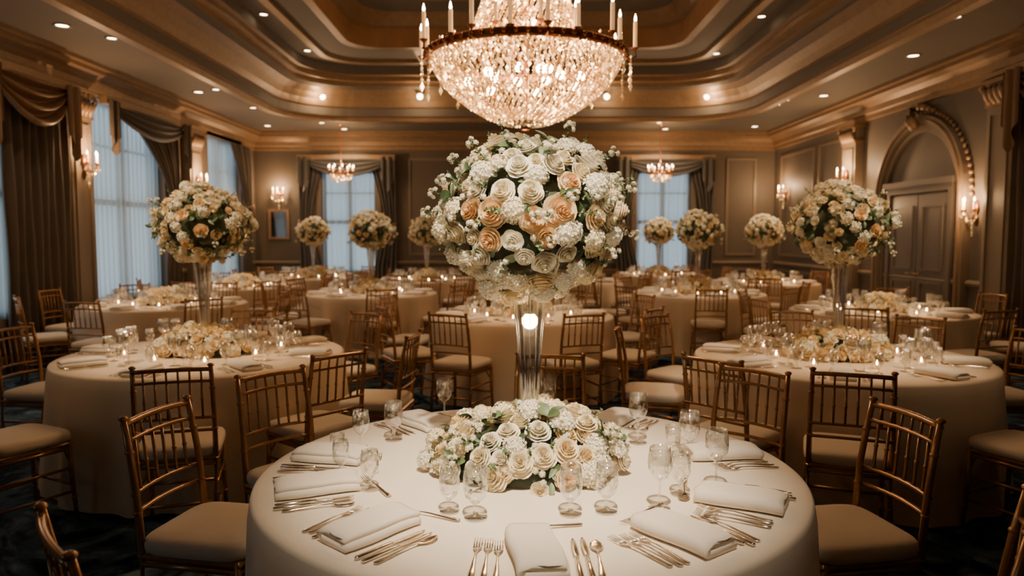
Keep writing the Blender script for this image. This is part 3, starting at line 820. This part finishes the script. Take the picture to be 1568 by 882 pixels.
def loft(mb, secs, mat=0):
    V = []
    for y, w, z, t in secs: V += [(-w, y, z), (-w*.6, y, z-t*.3), (w*.6, y, z-t*.3), (w, y, z), (w*.6, y, z+t), (-w*.6, y, z+t)]
    f = [(i*6+k, i*6+(k+1) % 6, i*6+6+(k+1) % 6, i*6+6+k) for i in range(len(secs)-1) for k in range(6)]
    f += [tuple(range(5, -1, -1)), tuple((len(secs)-1)*6+k for k in range(6))]
    mb.add(V, f, mat)
HANDLE = [(-.105, .004, .002, .002), (-.10, .009, .002, .002), (-.08, .0085, .0025, .0022), (-.03, .005, .005, .0022), (.0, .0032, .007, .0022)]
def fork():
    mb = MB(); loft(mb, HANDLE+[(.03, .003, .006, .002), (.04, .008, .005, .0014), (.05, .0115, .003, .0014), (.062, .012, .002, .0014)])
    for a in (-.0098, -.0033, .0033, .0098):
        loft(mb, [(.060, .0020, .002, .0013), (.085, .0017, .003, .0012), (.105, .0009, .007, .001)])
        v = mb.v[-1]; v[:, 0] += a
    return mb
def spoon():
    mb = MB(); loft(mb, HANDLE+[(.03, .003, .006, .002), (.04, .007, .004, .0012), (.052, .015, .002, .001), (.07, .0185, .001, .001), (.088, .015, .002, .001), (.098, .007, .004, .001), (.101, .002, .005, .001)]); return mb
def knife():
    mb = MB(); loft(mb, [(-.115, .005, .003, .004), (-.11, .008, .003, .005), (-.05, .0075, .003, .005), (-.0, .006, .003, .005), (.005, .0045, .002, .003), (.012, .008, .002, .0015), (.06, .0095, .002, .001), (.1, .007, .002, .001), (.115, .002, .002, .001)]); return mb
FK, SP, KN = fork().mesh('fork', ['silver']), spoon().mesh('spoon', ['silver']), knife().mesh('knife', ['silver'])

def napkin(L=.25, W=.125):
    mb = MB(); hw = W/2
    def arc(cx, cz, r, a0, a1, n=5): return [(cx+r*math.cos(math.radians(a0+(a1-a0)*k/n)), cz+r*math.sin(math.radians(a0+(a1-a0)*k/n))) for k in range(n+1)]
    outer = arc(hw-.012, .012, .012, -90, 90)+arc(-hw+.02, .026, .003, -90, -270, 3)+arc(hw-.016, .030, .0085, -80, 90)+[(0.01, .0405), (-.02, .041)]+arc(-hw+.016, .0205, .0200, 100, 270, 8)
    n = len(outer); ny = 14; V = []
    for j in range(ny+1):
        v = j/ny; y = -L/2+L*v; e = 1-.03*abs(2*v-1)**4; pu = 1+.10*math.sin(pi*v)+.03*math.sin(v*9)
        for (x, z) in outer: V.append((x*e+.004*math.sin(v*6), y+.004*math.sin(x*60+z*90), .001+z*pu*(1-.12*(abs(2*v-1)**6))))
    f = [(j*n+k, j*n+(k+1) % n, (j+1)*n+(k+1) % n, (j+1)*n+k) for j in range(ny) for k in range(n)]
    f += [tuple(range(n-1, -1, -1)), tuple(ny*n+k for k in range(n))]
    mb.add(V, f, 0); return mb
NP = napkin().mesh('napkin', ['napkin'])

def table_set():
    mb = MB()
    def merge(src, mat, x, y, z, rz, sc=1):
        c, s = math.cos(rz), math.sin(rz); R = np.array([[c, -s, 0], [s, c, 0], [0, 0, 1]]); t = np.array([x, y, z]); k = 0
        off = mb.n
        for v in src.v: mb.v.append(v@R.T*sc+t); mb.c.append(np.ones((len(v), 3))); k += len(v)
        mb.f.extend([tuple(i+off for i in q) for q in src.f]); mb.m.extend([mat]*len(src.f)); mb.sm.extend(src.sm); mb.n += k
    gw, gg, npk, fk, kn = gl('wine'), gl('goblet'), napkin(), fork(), knife()
    rr = random.Random(3)
    for k in range(8):
        a = 2*pi*k/8+.2; ca, sa = math.cos(a), math.sin(a); rz = a+pi/2
        def lp(lx, r): return (r*ca+lx*math.cos(rz), r*sa+lx*math.sin(rz))
        x, y = lp(0, .72); merge(npk, 1, x, y, 0, rz)
        for lx, src in [(-.10, fk), (-.13, fk), (.10, kn), (.125, kn)]:
            x, y = lp(lx, .72); merge(src, 2, x, y, .001, rz)
        for lx, r, src in [(.12, .52, gw), (.05, .48, gw), (-.06, .54, gg), (.2, .55, gg)]:
            x, y = lp(lx+rr.uniform(-.015, .015), r); merge(src, 0, x, y, 0, 0, rr.uniform(.9, 1.05))
        x, y = lp(-.15, .46)
        if k % 2: x, y = lp(-.12, .40)
        lathe(mb, [(.024, 0), (.028, .055), (.027, .055)], 0, 12, (x, y, .001)); lathe(mb, [(.001, .004), (.021, .004), (.021, .02), (.001, .021)], 4, 10, (x, y, .0))
        lathe(mb, [(.002, .021), (.007, .03), (.001, .05)], 3, 6, (x, y, 0))
    return mb.mesh('place_settings', ['glass', 'napkin', 'silver', 'flame2', 'candle'])
TSET = table_set()
CL = [tcloth(.9, .75, 14, s).mesh('banquet_table', ['cloth2']) for s in (1, 2)]
CLH = tcloth(.9, .75, 11, 5, .6).mesh('banquet_table', ['cloth'])
for i, (x, y, k) in enumerate(T):
    if i == 0: place('banquet_table', CLH, (x, y, 0), .3)
    else:
        place('banquet_table', CL[i % 2], (x, y, 0), i*.7)
        place('place_settings', TSET, (x, y, .752), i*.5)
    centerpiece(x, y, k, 0 if i < 3 else i*1.1)

hx, hy = T[0][0], T[0][1]
def pol(a, r, lx=0):
    a = math.radians(a); return (hx+r*math.cos(a)+lx*math.cos(a+pi/2), hy+r*math.sin(a)+lx*math.sin(a+pi/2)), a+pi/2
rr = random.Random(5)
for ai, a in enumerate([199, 232, 173, 270, 303, 331, 10, 58, 128, 93]):
    (x, y), rz = pol(a, .70); place('napkin', NP, (x, y, .752), rz+rr.uniform(-.12, .12))
    for lx, me in [(-.095, FK), (-.122, FK), (-.150, FK), (.098, KN), (.124, KN), (.152, SP)]:
        (x, y), rz = pol(a, .715+rr.uniform(-.012, .012), lx); place(me.name.split('.')[0], me, (x, y, .753), rz+rr.uniform(-.06, .06))
    (x, y), rz = pol(a, .525, .03)
    if 150 < a: place('spoon' if ai % 2 else 'fork', SP if ai % 2 else FK, (x, y, .753), rz+pi/2+.25)
def gp(px, py): d = 883/(py-360); return ((px-784)/1118*d, d)
for px, py, me, sc in [(686, 793, GG, .95), (727, 803, GG, 1.12), (876, 797, GG, 1.08), (932, 793, GG, 1.08), (1015, 788, GW, .95), (1047, 765, GG, 1.0), (1103, 757, GW, 1.0), (1060, 700, GG, 1.2), (980, 683, GW, 1.0),
                       (600, 678, GG, 1.15), (549, 702, GW, .85), (517, 735, GG, .9), (562, 757, GG, .95), (679, 648, GW, .95), (840, 632, GG, 1.1), (1035, 690, GT, .9), (512, 700, GT, .8)]:
    x, y = gp(px, py); o = place(me.name.split('.')[0], me, (x, y, .752)); o.scale = (sc, sc, sc)

# ------------------------------------------------------------------ table spots, plus bouquet fill spots added with made-up fixtures
def tspot(x, y, z, tgt, pw, ang, col=(1, .74, .48), bl=.9, sz=.06):
    ob = downlight(x, y, z, 0, None, 40, .05)
    light('table_or_fill_spot', 'SPOT', (x, y, z-.03), pw, col, sz, tgt, ang, bl, parent=ob)
tspot(.1, .12, 4.95, (.06, 2.36, .8), 1850, 23, (1, .82, .61), 1.0)
tspot(-.9, .15, 4.95, (.02, 2.4, 1.62), 350, 13, (1, .82, .61))  # extra spot added to brighten the tall hero bouquet
tspot(-1.0, -2.9, 3.75, (.02, 2.3, 1.45), 520, 16, (1, .82, .61), 1., .15)  # frontal fill added behind the camera for the bouquet, fixture made up
tspot(-2.95, 3.3, 4.6, (-2.05, 4.80, .85), 700, 28, bl=1.)
tspot(3.05, 3.15, 4.6, (2.11, 4.65, .85), 700, 28, bl=1.)
tspot(-2.4, -2.9, 3.75, (-2.05, 4.7, 1.5), 330, 12, bl=1., sz=.15)  # added frontal fill for the left bouquet, fixture made up
tspot(2.5, -2.9, 3.75, (2.11, 4.6, 1.5), 330, 12, bl=1., sz=.15)  # same added fill for the right bouquet
tspot(0, 5.9, 4.97, (.1, 7.2, .75), 600, 28, bl=1.)
for i in range(4, len(T)):
    x, y, k = T[i]
    lx = x*.93; z = 4.6 if abs(lx) < 3.3 and y < 12.5 else ZS
    if z == 4.6 and -2.3 < lx < 2.4 and y < 11.5: z = 4.95; lx = max(-1.9, min(2.0, lx))
    if z == ZS and abs(lx) < 4.35: lx = math.copysign(4.5, lx) if y < 14 else lx
    ly = y-.7 if z > 4 else y
    if y > 13.7: ly = 14.6; lx = x
    if z == ZS and abs(lx) < 4.3 and ly < 14.2: z = 4.6
    tspot(lx, ly, z, (x, y, .75), 400, 34)

# ------------------------------------------------------------------ world + camera
w = bpy.data.worlds.new('dusk_sky'); S.world = w; w.use_nodes = True
bg = w.node_tree.nodes['Background']; bg.inputs[0].default_value = (.43, .54, .61, 1); bg.inputs[1].default_value = 1.4
cam = bpy.data.cameras.new('camera'); co = bpy.data.objects.new('camera', cam); S.collection.objects.link(co)
cam.lens = 25.7; cam.sensor_width = 36; co.location = (0, 0, 1.54)
co.rotation_euler = (math.radians(90-4.14), 0, 0)
cam.dof.use_dof = True; cam.dof.focus_distance = 2.4; cam.dof.aperture_fstop = 2.6
cam.clip_start = .05
S.camera = co
